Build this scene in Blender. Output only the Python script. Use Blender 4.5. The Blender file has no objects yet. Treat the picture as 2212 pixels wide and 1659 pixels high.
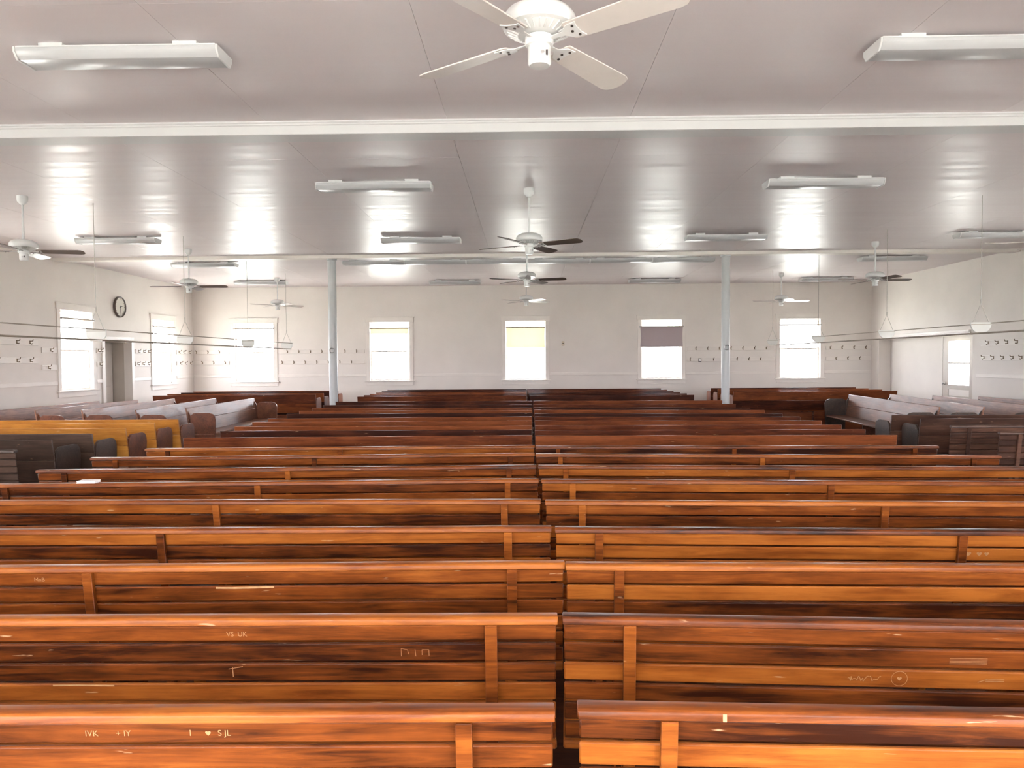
import bpy, bmesh, math, random
from mathutils import Matrix, Vector
random.seed(7)
S = bpy.context.scene
COL = S.collection
PI = math.pi
R = math.radians

# ---------------------------------------------------------------- camera, sky, exposure
CAM_H = 1.58
cam_d = bpy.data.cameras.new('camera')
cam = bpy.data.objects.new('camera', cam_d)
COL.objects.link(cam)
cam_d.sensor_width = 36.0
cam_d.sensor_fit = 'HORIZONTAL'
cam_d.lens = 1620.0 / 2212.0 * 36.0
cam_d.clip_start = 0.02
cam_d.clip_end = 400
cr = Vector((0.99983433, 0.01665561, -0.00734128))
cu = Vector((0.00679898, 0.03238591, 0.99945231))
cf = Vector((-0.01688424, 0.99933665, -0.0322673))
cam.matrix_world = Matrix(((cr.x, cu.x, -cf.x, 0), (cr.y, cu.y, -cf.y, 0), (cr.z, cu.z, -cf.z, CAM_H), (0, 0, 0, 1)))
S.camera = cam

S.view_settings.view_transform = 'Standard'
S.view_settings.look = 'None'
S.view_settings.gamma = 1.0
S.view_settings.use_curve_mapping = False
S.view_settings.exposure = 0.72

SKY = 17.0
w = bpy.data.worlds.new('overcast_sky')
S.world = w
w.use_nodes = True
wn = w.node_tree
wn.nodes.clear()
wo = wn.nodes.new('ShaderNodeOutputWorld')
wb = wn.nodes.new('ShaderNodeBackground')
wb.inputs[0].default_value = (0.955, 0.97, 1.04, 1)
wb.inputs[1].default_value = SKY
wn.links.new(wb.outputs[0], wo.inputs[0])

sun_d = bpy.data.lights.new('sun', 'SUN')
sun_d.energy = 55.0
sun_d.angle = R(0.6)
sun_d.color = (1.0, 0.97, 0.94)
sun = bpy.data.objects.new('sun', sun_d)
COL.objects.link(sun)
sun.rotation_euler = (R(24), 0, R(-12))                       # high sun behind the viewer's wall

# ---------------------------------------------------------------- room dimensions
XL, XR, YB, YF, CH = -8.82, 9.10, 19.85, -0.9, 3.55
BEAM1, BEAM2 = 6.2, 13.95
WT = 0.16                                                     # wall thickness


# ---------------------------------------------------------------- materials
def newmat(name):
    m = bpy.data.materials.new(name)
    m.use_nodes = True
    nt = m.node_tree
    b = nt.nodes['Principled BSDF']
    return m, nt, b


def N(nt, t, **kw):
    n = nt.nodes.new(t)
    for k, v in kw.items():
        setattr(n, k, v)
    return n


def plain(name, col, rough=0.5, metal=0.0, spec=0.5, noise=0.0, nscale=6.0, bump=0.0):
    m, nt, b = newmat(name)
    b.inputs['Base Color'].default_value = (*col, 1)
    b.inputs['Roughness'].default_value = rough
    b.inputs['Metallic'].default_value = metal
    b.inputs['Specular IOR Level'].default_value = spec
    if noise > 0 or bump > 0:
        tc = N(nt, 'ShaderNodeTexCoord')
        nz = N(nt, 'ShaderNodeTexNoise')
        nz.inputs['Scale'].default_value = nscale
        nz.inputs['Detail'].default_value = 6
        nt.links.new(tc.outputs['Object'], nz.inputs['Vector'])
        if noise > 0:
            mr = N(nt, 'ShaderNodeMapRange')
            mr.inputs['From Min'].default_value = 0.3
            mr.inputs['From Max'].default_value = 0.7
            mr.inputs['To Min'].default_value = 1 - noise
            mr.inputs['To Max'].default_value = 1 + noise
            nt.links.new(nz.outputs['Fac'], mr.inputs['Value'])
            mx = N(nt, 'ShaderNodeVectorMath', operation='SCALE')
            mx.inputs[0].default_value = col
            nt.links.new(mr.outputs[0], mx.inputs['Scale'])
            nt.links.new(mx.outputs[0], b.inputs['Base Color'])
        if bump > 0:
            bp = N(nt, 'ShaderNodeBump')
            bp.inputs['Strength'].default_value = bump
            bp.inputs['Distance'].default_value = 0.01
            nt.links.new(nz.outputs['Fac'], bp.inputs['Height'])
            nt.links.new(bp.outputs[0], b.inputs['Normal'])
    return m


def wood(name, dark, mid, light, rough=0.36, blotch=0.5, vary=0.3, spec=0.5, flecks=True):
    """Varnished pine: long grain along local X, worn blotches, and a tone of its own for each board."""
    m, nt, b = newmat(name)
    L = nt.links.new
    tc = N(nt, 'ShaderNodeTexCoord')
    oi = N(nt, 'ShaderNodeObjectInfo')
    sc = N(nt, 'ShaderNodeMath', operation='MULTIPLY')
    sc.inputs[1].default_value = 61.0
    L(oi.outputs['Random'], sc.inputs[0])
    off = N(nt, 'ShaderNodeVectorMath', operation='ADD')
    L(tc.outputs['Object'], off.inputs[0])
    L(sc.outputs[0], off.inputs[1])
    mp = N(nt, 'ShaderNodeMapping')
    mp.inputs['Scale'].default_value = (1.6, 26, 26)
    L(off.outputs[0], mp.inputs['Vector'])
    g = N(nt, 'ShaderNodeTexNoise')
    g.inputs['Scale'].default_value = 1.6
    g.inputs['Detail'].default_value = 9
    g.inputs['Roughness'].default_value = 0.68
    g.inputs['Distortion'].default_value = 0.7
    L(mp.outputs[0], g.inputs['Vector'])
    mp2 = N(nt, 'ShaderNodeMapping')
    mp2.inputs['Scale'].default_value = (2.2, 7, 7)
    L(off.outputs[0], mp2.inputs['Vector'])
    bl = N(nt, 'ShaderNodeTexNoise')
    bl.inputs['Scale'].default_value = 1.0
    bl.inputs['Detail'].default_value = 4
    bl.inputs['Roughness'].default_value = 0.6
    L(mp2.outputs[0], bl.inputs['Vector'])
    # tone = grain*(1-blotch) + blotch*blotchnoise + board random
    a = N(nt, 'ShaderNodeMix', data_type='FLOAT')
    a.inputs[0].default_value = blotch
    L(g.outputs['Fac'], a.inputs[2])
    L(bl.outputs['Fac'], a.inputs[3])
    rnd = N(nt, 'ShaderNodeMapRange')
    rnd.inputs['To Min'].default_value = -vary / 2
    rnd.inputs['To Max'].default_value = vary / 2
    L(oi.outputs['Random'], rnd.inputs['Value'])
    ad = N(nt, 'ShaderNodeMath', operation='ADD')
    L(a.outputs[0], ad.inputs[0])
    L(rnd.outputs[0], ad.inputs[1])
    rp = N(nt, 'ShaderNodeValToRGB')
    e = rp.color_ramp.elements
    e[0].position = 0.33
    e[0].color = (*dark, 1)
    e[1].position = 0.68
    e[1].color = (*light, 1)
    k = e.new(0.5)
    k.color = (*mid, 1)
    L(ad.outputs[0], rp.inputs['Fac'])
    out = rp.outputs['Color']
    if flecks:
        mp3 = N(nt, 'ShaderNodeMapping')
        mp3.inputs['Scale'].default_value = (9, 60, 60)
        L(off.outputs[0], mp3.inputs['Vector'])
        fn = N(nt, 'ShaderNodeTexNoise')
        fn.inputs['Scale'].default_value = 1.0
        fn.inputs['Detail'].default_value = 3
        L(mp3.outputs[0], fn.inputs['Vector'])
        fr = N(nt, 'ShaderNodeMapRange')
        fr.inputs['From Min'].default_value = 0.71
        fr.inputs['From Max'].default_value = 0.76
        fr.inputs['To Max'].default_value = 0.55
        L(fn.outputs['Fac'], fr.inputs['Value'])
        mx = N(nt, 'ShaderNodeMix', data_type='RGBA')
        L(fr.outputs[0], mx.inputs[0])
        L(out, mx.inputs[6])
        mx.inputs[7].default_value = (0.62, 0.40, 0.22, 1)
        out = mx.outputs[2]
    L(out, b.inputs['Base Color'])
    b.inputs['Specular IOR Level'].default_value = spec
    rr = N(nt, 'ShaderNodeMapRange')
    rr.inputs['To Min'].default_value = rough - 0.1
    rr.inputs['To Max'].default_value = rough + 0.16
    L(bl.outputs['Fac'], rr.inputs['Value'])
    L(rr.outputs[0], b.inputs['Roughness'])
    bp = N(nt, 'ShaderNodeBump')
    bp.inputs['Strength'].default_value = 0.25
    bp.inputs['Distance'].default_value = 0.004
    L(g.outputs['Fac'], bp.inputs['Height'])
    L(bp.outputs[0], b.inputs['Normal'])
    return m


M = {}
M['near'] = wood('orange_varnished_pine', (0.026, 0.0055, 0.0015), (0.18, 0.044, 0.0065), (0.37, 0.113, 0.016), vary=0.26, blotch=0.5, spec=0.25)
M['plain'] = wood('red_brown_varnished_pine', (0.036, 0.008, 0.003), (0.11, 0.025, 0.007), (0.24, 0.064, 0.016), vary=0.34, spec=0.34)
M['daylit'] = wood('daylit_varnished_pine', (0.36, 0.13, 0.02), (0.56, 0.235, 0.036), (0.70, 0.34, 0.07), vary=0.15)  # yellow tone is light on these rows, put into the wood colour
M['umber'] = wood('dark_umber_varnished_pine', (0.03, 0.017, 0.011), (0.066, 0.039, 0.026), (0.12, 0.07, 0.046), vary=0.2)
M['russet'] = wood('dull_russet_pine', (0.035, 0.014, 0.009), (0.09, 0.04, 0.024), (0.19, 0.09, 0.054), vary=0.2)
M['gloss'] = wood('polished_brown_pine', (0.10, 0.04, 0.022), (0.22, 0.095, 0.055), (0.38, 0.18, 0.11), rough=0.36, vary=0.15, spec=0.5)
M['armwood'] = wood('red_maple_arm_panel', (0.07, 0.018, 0.008), (0.15, 0.043, 0.017), (0.25, 0.082, 0.03), vary=0.2)
M['bare'] = plain('bare_scraped_wood', (0.55, 0.30, 0.135), 0.6, noise=0.2, nscale=40)
M['carved'] = plain('carved_wood_scratch', (0.42, 0.205, 0.085), 0.6, noise=0.2, nscale=60)
M['floor'] = wood('worn_floorboards', (0.05, 0.02, 0.012), (0.10, 0.04, 0.022), (0.17, 0.07, 0.04), rough=0.62, spec=0.2)
M['wall'] = plain('cream_plaster', (0.78, 0.735, 0.685), 0.62, noise=0.04, nscale=1.3, bump=0.08)
M['trim'] = plain('cream_gloss_trim', (0.80, 0.755, 0.70), 0.42, noise=0.03, nscale=3)
M['white'] = plain('white_enamel', (0.68, 0.685, 0.675), 0.30, noise=0.02, nscale=3)
M['beam'] = plain('white_beam_paint', (0.63, 0.625, 0.62), 0.4, noise=0.02, nscale=2)
M['blade'] = plain('off_white_fan_blade', (0.62, 0.575, 0.54), 0.38, noise=0.03, nscale=9)
M['brownblade'] = plain('brown_fan_blade', (0.16, 0.125, 0.105), 0.33, noise=0.06, nscale=9)
M['grey'] = plain('grey_white_column_paint', (0.54, 0.555, 0.555), 0.35, noise=0.03, nscale=4)
M['steel'] = plain('bright_steel', (0.55, 0.55, 0.55), 0.28, metal=1.0, noise=0.04, nscale=20)
M['dark'] = plain('dark_metal', (0.05, 0.04, 0.035), 0.4, noise=0.1, nscale=20)
M['hook'] = plain('aged_brass_hook', (0.22, 0.17, 0.11), 0.4, metal=0.6, noise=0.1, nscale=30)
M['lens'] = plain('frosted_lamp_lens', (0.50, 0.505, 0.51), 0.3, noise=0.02, nscale=4)
M['rack'] = plain('pale_painted_rack', (0.76, 0.76, 0.72), 0.45, noise=0.03, nscale=5)
M['wire'] = plain('galvanised_wire', (0.42, 0.40, 0.36), 0.45, metal=0.4, noise=0.05, nscale=20)
M['rod'] = plain('tarnished_rod', (0.40, 0.35, 0.28), 0.45, noise=0.08, nscale=20)
M['door'] = plain('putty_door_paint', (0.50, 0.45, 0.39), 0.45, noise=0.04, nscale=3)
M['face'] = plain('yellowed_dial', (0.66, 0.64, 0.56), 0.45, noise=0.03, nscale=6)
M['rim'] = plain('brown_clock_rim', (0.09, 0.065, 0.05), 0.4, noise=0.1, nscale=12)
M['paper'] = plain('white_paper', (0.92, 0.90, 0.88), 0.7, noise=0.02, nscale=30)
M['lawn'] = plain('mown_lawn', (0.40, 0.41, 0.37), 0.9, noise=0.2, nscale=0.4)
M['ivory'] = plain('ivory_plastic', (0.60, 0.50, 0.36), 0.4, noise=0.03, nscale=20)


def shade_mat(name, col, trans):
    m, nt, b = newmat(name)
    nz = N(nt, 'ShaderNodeTexNoise')
    nz.inputs['Scale'].default_value = 60
    tc = N(nt, 'ShaderNodeTexCoord')
    nt.links.new(tc.outputs['Object'], nz.inputs['Vector'])
    bp = N(nt, 'ShaderNodeBump')
    bp.inputs['Strength'].default_value = 0.1
    nt.links.new(nz.outputs['Fac'], bp.inputs['Height'])
    d = N(nt, 'ShaderNodeBsdfDiffuse')
    t = N(nt, 'ShaderNodeBsdfTranslucent')
    d.inputs[0].default_value = (*col, 1)
    t.inputs[0].default_value = (*col, 1)
    nt.links.new(bp.outputs[0], d.inputs['Normal'])
    mx = N(nt, 'ShaderNodeMixShader')
    mx.inputs[0].default_value = trans
    nt.links.new(d.outputs[0], mx.inputs[1])
    nt.links.new(t.outputs[0], mx.inputs[2])
    nt.links.new(mx.outputs[0], nt.nodes['Material Output'].inputs[0])
    return m


M['shade_cream'] = shade_mat('cream_roller_cloth', (0.93, 0.88, 0.70), 0.19)
M['shade_mauve'] = shade_mat('mauve_grey_roller_cloth', (0.44, 0.38, 0.385), 0.10)


def glass_mat():
    m, nt, b = newmat('window_glass')
    t = N(nt, 'ShaderNodeBsdfTransparent')
    g = N(nt, 'ShaderNodeBsdfGlossy')
    g.inputs['Roughness'].default_value = 0.02
    mx = N(nt, 'ShaderNodeMixShader')
    mx.inputs[0].default_value = 0.05
    nt.links.new(t.outputs[0], mx.inputs[1])
    nt.links.new(g.outputs[0], mx.inputs[2])
    nt.links.new(mx.outputs[0], nt.nodes['Material Output'].inputs[0])
    return m


M['glass'] = glass_mat()


def ceiling_mat():
    m, nt, b = newmat('gloss_painted_ceiling_board')
    L = nt.links.new
    tc = N(nt, 'ShaderNodeTexCoord')
    mp = N(nt, 'ShaderNodeMapping')
    mp.inputs['Scale'].default_value = (0.22, 5, 1)
    L(tc.outputs['Object'], mp.inputs['Vector'])
    nz = N(nt, 'ShaderNodeTexNoise')
    nz.inputs['Scale'].default_value = 1.4
    nz.inputs['Detail'].default_value = 3
    nz.inputs['Roughness'].default_value = 0.5
    L(mp.outputs[0], nz.inputs['Vector'])
    bp = N(nt, 'ShaderNodeBump')
    bp.inputs['Strength'].default_value = 0.3
    bp.inputs['Distance'].default_value = 0.008
    L(nz.outputs['Fac'], bp.inputs['Height'])
    n2 = N(nt, 'ShaderNodeTexNoise')
    n2.inputs['Scale'].default_value = 0.45
    n2.inputs['Detail'].default_value = 3
    L(tc.outputs['Object'], n2.inputs['Vector'])
    rp = N(nt, 'ShaderNodeValToRGB')
    rp.color_ramp.elements[0].position = 0.35
    rp.color_ramp.elements[0].color = (0.67, 0.605, 0.61, 1)
    rp.color_ramp.elements[1].position = 0.66
    rp.color_ramp.elements[1].color = (0.73, 0.665, 0.67, 1)
    L(n2.outputs['Fac'], rp.inputs['Fac'])
    L(rp.outputs[0], b.inputs['Base Color'])
    rr = N(nt, 'ShaderNodeMapRange')
    rr.inputs['From Min'].default_value = 0.35
    rr.inputs['From Max'].default_value = 0.65
    rr.inputs['To Min'].default_value = 0.31
    rr.inputs['To Max'].default_value = 0.40
    L(nz.outputs['Fac'], rr.inputs['Value'])
    L(rr.outputs[0], b.inputs['Roughness'])
    b.inputs['Specular IOR Level'].default_value = 0.45
    L(bp.outputs[0], b.inputs['Normal'])
    return m


M['ceil'] = ceiling_mat()


# ---------------------------------------------------------------- mesh helpers
class MB:
    def __init__(self):
        self.v, self.f = [], []

    def add(self, vs, fs):
        o = len(self.v)
        self.v += [tuple(p) for p in vs]
        self.f += [tuple(i + o for i in f) for f in fs]
        return self

    def box(self, x0, x1, y0, y1, z0, z1):
        vs = [(x0, y0, z0), (x1, y0, z0), (x1, y1, z0), (x0, y1, z0), (x0, y0, z1), (x1, y0, z1), (x1, y1, z1), (x0, y1, z1)]
        return self.add(vs, [(3, 2, 1, 0), (4, 5, 6, 7), (0, 1, 5, 4), (1, 2, 6, 5), (2, 3, 7, 6), (3, 0, 4, 7)])

    def prism(self, poly, axis, a, b):
        """poly in the two other axes (x: (y,z), y: (x,z), z: (x,y)), extruded from a to b."""
        n = len(poly)

        def p(q, t):
            return (t, q[0], q[1]) if axis == 'x' else (q[0], t, q[1]) if axis == 'y' else (q[0], q[1], t)
        vs = [p(q, a) for q in poly] + [p(q, b) for q in poly]
        fs = [tuple(range(n)), tuple(range(2 * n - 1, n - 1, -1))]
        fs += [(i, i + n, (i + 1) % n + n, (i + 1) % n) for i in range(n)]
        return self.add(vs, fs)

    def tube(self, p0, p1, r, n=8, r1=None):
        p0, p1 = Vector(p0), Vector(p1)
        d = (p1 - p0).normalized()
        u = d.orthogonal().normalized()
        w_ = d.cross(u)
        r1 = r if r1 is None else r1
        vs = []
        for p, q in ((p0, r), (p1, r1)):
            for i in range(n):
                t = 2 * PI * i / n
                vs.append(p + (u * math.cos(t) + w_ * math.sin(t)) * q)
        fs = [(i, (i + 1) % n, (i + 1) % n + n, i + n) for i in range(n)]
        fs += [tuple(range(n - 1, -1, -1)), tuple(range(n, 2 * n))]
        return self.add(vs, fs)

    def lathe(self, prof, n=24, axis='z', c=(0, 0, 0)):
        vs, fs = [], []
        for r, z in prof:
            for i in range(n):
                t = 2 * PI * i / n
                a, b_ = r * math.cos(t), r * math.sin(t)
                q = (a, b_, z) if axis == 'z' else (z, a, b_) if axis == 'x' else (a, z, b_)
                vs.append((q[0] + c[0], q[1] + c[1], q[2] + c[2]))
        for k in range(len(prof) - 1):
            for i in range(n):
                j = (i + 1) % n
                fs.append((k * n + i, k * n + j, (k + 1) * n + j, (k + 1) * n + i))
        fs.append(tuple(range(n - 1, -1, -1)))
        m = (len(prof) - 1) * n
        fs.append(tuple(range(m, m + n)))
        return self.add(vs, fs)

    def mesh(self, name, mat, bevel=0.0, segs=1):
        bm = bmesh.new()
        vs = [bm.verts.new(p) for p in self.v]
        for f in self.f:
            try:
                bm.faces.new([vs[i] for i in f])
            except ValueError:
                pass
        bmesh.ops.recalc_face_normals(bm, faces=bm.faces[:])
        if bevel > 0:
            es = [e for e in bm.edges if len(e.link_faces) == 2 and e.calc_face_angle(0) > 0.6]
            bmesh.ops.bevel(bm, geom=es, offset=bevel, segments=segs, affect='EDGES', profile=0.5, clamp_overlap=True)
        me = bpy.data.meshes.new(name)
        bm.to_mesh(me)
        bm.free()
        for p in me.polygons:
            p.use_smooth = True
        me.set_sharp_from_angle(angle=R(38))
        if mat:
            me.materials.append(mat)
        return me

    def build(self, name, mat, parent=None, bevel=0.0, segs=1):
        o = bpy.data.objects.new(name, self.mesh(name, mat, bevel, segs))
        COL.objects.link(o)
        if parent:
            o.parent = parent
        return o


def link(name, me, parent=None, loc=(0, 0, 0), rz=0.0):
    o = bpy.data.objects.new(name, me)
    COL.objects.link(o)
    o.location = loc
    o.rotation_euler = (0, 0, rz)
    if parent:
        o.parent = parent
    return o


def thing(name, label, cat, loc=(0, 0, 0), rz=0.0, group=None):
    o = bpy.data.objects.new(name, None)
    o.empty_display_size = 0.1
    COL.objects.link(o)
    o.location = loc
    o.rotation_euler = (0, 0, rz)
    return tag(o, label, cat, group)


def tag(o, label, cat, group=None):
    o['label'] = label
    o['category'] = cat
    if group:
        o['group'] = group
    return o


def struct(o):
    o['kind'] = 'structure'
    return o


def sempty(name, loc=(0, 0, 0), rz=0.0):
    o = bpy.data.objects.new(name, None)
    COL.objects.link(o)
    o.location = loc
    o.rotation_euler = (0, 0, rz)
    return struct(o)


def copy_tree(o, parent=None):
    c = o.copy()
    COL.objects.link(c)
    c.parent = parent
    for ch in o.children:
        copy_tree(ch, c)
    return c


# ---------------------------------------------------------------- the room
# window openings: (centre along the wall, width, sill height, head height)
SILL, HEAD = 1.05, 2.60
back_x = [-7.19, -3.57, 0.03, 3.61, 7.24]
WW = 1.05
left_y = [3.5, 7.05, 10.6, 14.65, 18.2]
right_y = [2.6, 6.2, 9.9]


def holes_wall(name, u0, u1, holes, at):
    """Wall over u0..u1 and 0..CH with rectangular holes (u0,u1,z0,z1), joined out of boxes; at(u,v,z) maps to the room."""
    us = sorted({u0, u1, *[h[0] for h in holes], *[h[1] for h in holes]})
    mb = MB()
    for a, b in zip(us, us[1:]):
        mid = (a + b) / 2
        hs = sorted([h for h in holes if h[0] < mid < h[1]], key=lambda h: h[2])
        z = -0.05
        for h in hs:
            if h[2] > z:
                mb.add(*boxmap(a, b, 0, WT, z, h[2], at))
            z = h[3]
        mb.add(*boxmap(a, b, 0, WT, z, CH + 0.06, at))
    return struct(mb.build(name, M['wall']))


def boxmap(u0, u1, v0, v1, z0, z1, at):
    vs = [at(u, v, z) for z in (z0, z1) for (u, v) in ((u0, v0), (u1, v0), (u1, v1), (u0, v1))]
    return vs, [(3, 2, 1, 0), (4, 5, 6, 7), (0, 1, 5, 4), (1, 2, 6, 5), (2, 3, 7, 6), (3, 0, 4, 7)]


AT_B = lambda u, v, z: (u, YB + v, z)
AT_F = lambda u, v, z: (u, YF - v, z)
AT_L = lambda u, v, z: (XL - v, u, z)
AT_R = lambda u, v, z: (XR + v, u, z)
hw = WW / 2
LD0, LD1, DH = 15.62, 16.68, 2.03                             # doorway in the left wall
RB0, RB1, RBH = 15.40, 19.45, 2.03                            # bay in the right wall
holes_wall('wall_back', XL - WT, XR + WT, [(x - hw, x + hw, SILL, HEAD) for x in back_x], AT_B)
holes_wall('wall_front', XL - WT, XR + WT, [(x - hw, x + hw, SILL, HEAD) for x in back_x] + [(x - 0.65, x + 0.65, -0.05, 2.15) for x in (-1.77, 1.82)], AT_F)  # the two tall holes are unseen doorways added for light
holes_wall('wall_left', YF, YB, [(y - hw, y + hw, SILL, HEAD) for y in left_y] + [(LD0, LD1, -0.05, DH)], AT_L)
holes_wall('wall_right', YF, YB, [(y - hw, y + hw, SILL, HEAD) for y in right_y] + [(RB0, RB1, -0.05, RBH)], AT_R)

fl = MB().box(XL - 0.7, XR + 0.9, YF - WT, YB + WT, -0.06, -0.004)
floor = struct(fl.build('floor', M['dark']))
bw = 0.14
n_fb = int((XR - XL + 0.5) / bw)
board_me = MB().box(0.001, bw - 0.001, YF, YB, -0.004, 0.0).mesh('floor_board', M['floor'])
for i in range(n_fb + 1):
    link('floor_board', board_me, floor, (XL - 0.35 + i * bw, 0, 0))
struct(MB().box(-150, 150, -150, 150, -0.75, -0.6).build('ground', M['lawn']))

ceil = struct(MB().box(XL - WT, XR + WT, YF - WT, YB + WT, CH + 0.012, CH + 0.08).build('ceiling', M['dark']))
pw, pl = 1.49, 3.20
xs = [-0.62 + pw * i for i in range(-7, 8)]
ys = [-2.25 + pl * i for i in range(0, 8)]
for i in range(len(xs) - 1):
    for j in range(len(ys) - 1):
        x0, x1 = max(xs[i], XL - WT), min(xs[i + 1], XR + WT)
        y0, y1 = max(ys[j], YF - WT), min(ys[j + 1], YB + WT)
        if x1 - x0 < 0.05 or y1 - y0 < 0.05:
            continue
        dz = random.uniform(0, 0.0003)
        MB().box(x0 + 0.0012, x1 - 0.0012, y0 + 0.0012, y1 - 0.0012, CH + dz, CH + 0.012).build('ceiling_panel', M['ceil'], ceil)

# two beams across the room, moulded at the top
for k, (yb, drop) in enumerate(((BEAM1, 0.105), (BEAM2, 0.06))):
    b = struct(MB().box(XL, XR, yb, yb + 0.22, CH - drop, CH + 0.01).build('trim_%d' % (k + 1), M['beam'] if k == 0 else M['trim'], bevel=0.004))
    if k == 0:
        MB().prism([(yb - 0.022, CH), (yb - 0.022, CH - 0.012), (yb - 0.012, CH - 0.02), (yb - 0.012, CH - 0.03), (yb + 0.001, CH - 0.036), (yb + 0.001, CH)], 'x', XL, XR).build('moulding', M['beam'], b)

# chair rail around the room (trim) and baseboards
tn = 3


def rail(at, u0, u1, z0, z1, d):
    global tn
    o = MB().add(*boxmap(u0, u1, -d, 0.0, z0, z1, at)).build('trim_%d' % tn, M['trim'], bevel=0.004)
    tn += 1
    return struct(o)


CR0, CR1 = 1.165, 1.235
segs = []
edges = [XL] + [e for x in back_x for e in (x - hw - 0.10, x + hw + 0.10)] + [XR]
for a, b in zip(edges[::2], edges[1::2]):
    rail(AT_B, a, b, CR0, CR1, 0.018)
for a, b in ((11.25, 14.0), (15.3, LD0 - 0.12), (LD1 + 0.12, 17.55), (18.85, YB)):
    rail(AT_L, a, b, CR0, CR1, 0.018)
rail(AT_R, 10.6, RB0 - 0.15, CR0, CR1, 0.018)
for nm, at, u0, u1 in (('back', AT_B, XL, XR), ('front', AT_F, XL, XR)):
    struct(MB().add(*boxmap(u0, u1, -0.018, 0, 0, 0.16, at)).build('baseboard_' + nm, M['trim'], bevel=0.003))
struct(MB().add(*boxmap(YF, LD0 - 0.12, -0.018, 0, 0, 0.16, AT_L)).add(*boxmap(LD1 + 0.12, YB, -0.018, 0, 0, 0.16, AT_L)).build('baseboard_left', M['trim'], bevel=0.003))
struct(MB().add(*boxmap(YF, RB0 - 0.15, -0.018, 0, 0, 0.16, AT_R)).build('baseboard_right', M['trim'], bevel=0.003))

wn_i = 0


def window(at, u):
    """Double-hung sash window in the opening at u: casing with an eared head, stool, apron, two sashes, glass."""
    global wn_i
    wn_i += 1
    o = sempty('window_%d' % wn_i)
    a, b = u - hw, u + hw
    P = lambda *q: boxmap(*q, at)
    for c0, c1 in ((a - 0.10, a), (b, b + 0.10)):
        MB().add(*P(c0, c1, -0.02, 0, SILL, HEAD)).build('side_casing', M['trim'], o, 0.003)
    MB().add(*P(a - 0.12, b + 0.12, -0.026, 0, HEAD, HEAD + 0.14)).add(*P(a - 0.135, b + 0.135, -0.034, 0, HEAD + 0.118, HEAD + 0.14)).build('head_casing', M['trim'], o, 0.003)
    MB().add(*P(a - 0.14, b + 0.14, -0.055, 0.05, SILL - 0.028, SILL)).build('sill', M['trim'], o, 0.004)
    MB().add(*P(a - 0.10, b + 0.10, -0.018, 0, SILL - 0.13, SILL - 0.028)).build('apron', M['trim'], o, 0.003)
    mid = (SILL + HEAD) / 2
    for nm, z0, z1, v in (('lower_sash', SILL, mid + 0.02, 0.06), ('upper_sash', mid - 0.02, HEAD, 0.10)):
        s = MB()
        s.add(*P(a, a + 0.035, v, v + 0.035, z0, z1)).add(*P(b - 0.035, b, v, v + 0.035, z0, z1))
        s.add(*P(a + 0.035, b - 0.035, v, v + 0.035, z0, z0 + 0.035)).add(*P(a + 0.035, b - 0.035, v, v + 0.035, z1 - 0.035, z1))
        so = s.build(nm, M['trim'], o)
        MB().add(*P(a + 0.035, b - 0.035, v + 0.015, v + 0.019, z0 + 0.035, z1 - 0.035)).build('pane', M['glass'], so)
    # daylight portal of the opening
    ld = bpy.data.lights.new('window_portal', 'AREA')
    ld.shape = 'RECTANGLE'
    ld.size, ld.size_y = WW, HEAD - SILL
    ld.cycles.is_portal = True
    lo = bpy.data.objects.new('window_portal', ld)
    COL.objects.link(lo)
    c = Vector(at(u, WT + 0.02, (SILL + HEAD) / 2))
    inw = (Vector(at(u, 0, 1)) - Vector(at(u, 1, 1))).normalized()
    lo.location = c
    lo.rotation_euler = inw.to_track_quat('-Z', 'Z').to_euler()
    return o


for x in back_x:
    window(AT_B, x)
for y in left_y:
    window(AT_L, y)
for y in right_y:
    window(AT_R, y)
for x in back_x:
    window(AT_F, x)

# two unseen open doorways added behind the viewer to brighten near benches and ceiling
for k, x in enumerate((-1.77, 1.82)):
    d = sempty('door_%d' % (3 + k))
    for c0, c1, z0, z1 in ((x - 0.75, x - 0.65, 0, 2.25), (x + 0.65, x + 0.75, 0, 2.25), (x - 0.65, x + 0.65, 2.15, 2.25)):
        MB().add(*boxmap(c0, c1, -0.02, 0, z0, z1, AT_F)).build('door_casing', M['trim'], d, 0.003)
    for sx in (-1, 1):
        hx = x + sx * 0.65
        lf = MB().box(hx - 0.022, hx + 0.022, YF - WT - 0.66, YF - WT - 0.01, 0.01, 2.13).build('door_leaf', M['trim'], d, 0.003)
        for z0, z1 in ((0.25, 1.0), (1.15, 2.0)):
            MB().box(hx - 0.03, hx + 0.03, YF - WT - 0.56, YF - WT - 0.13, z0, z1).build('door_panel', M['trim'], lf, 0.01)
    ld = bpy.data.lights.new('added_doorway_portal', 'AREA')
    ld.shape = 'RECTANGLE'
    ld.size, ld.size_y = 1.3, 2.15
    ld.cycles.is_portal = True
    lo = bpy.data.objects.new('added_doorway_portal', ld)
    COL.objects.link(lo)
    lo.location = (x, YF - WT, 1.15)
    lo.rotation_euler = Vector((0, 1, 0)).to_track_quat('-Z', 'Z').to_euler()

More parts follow.
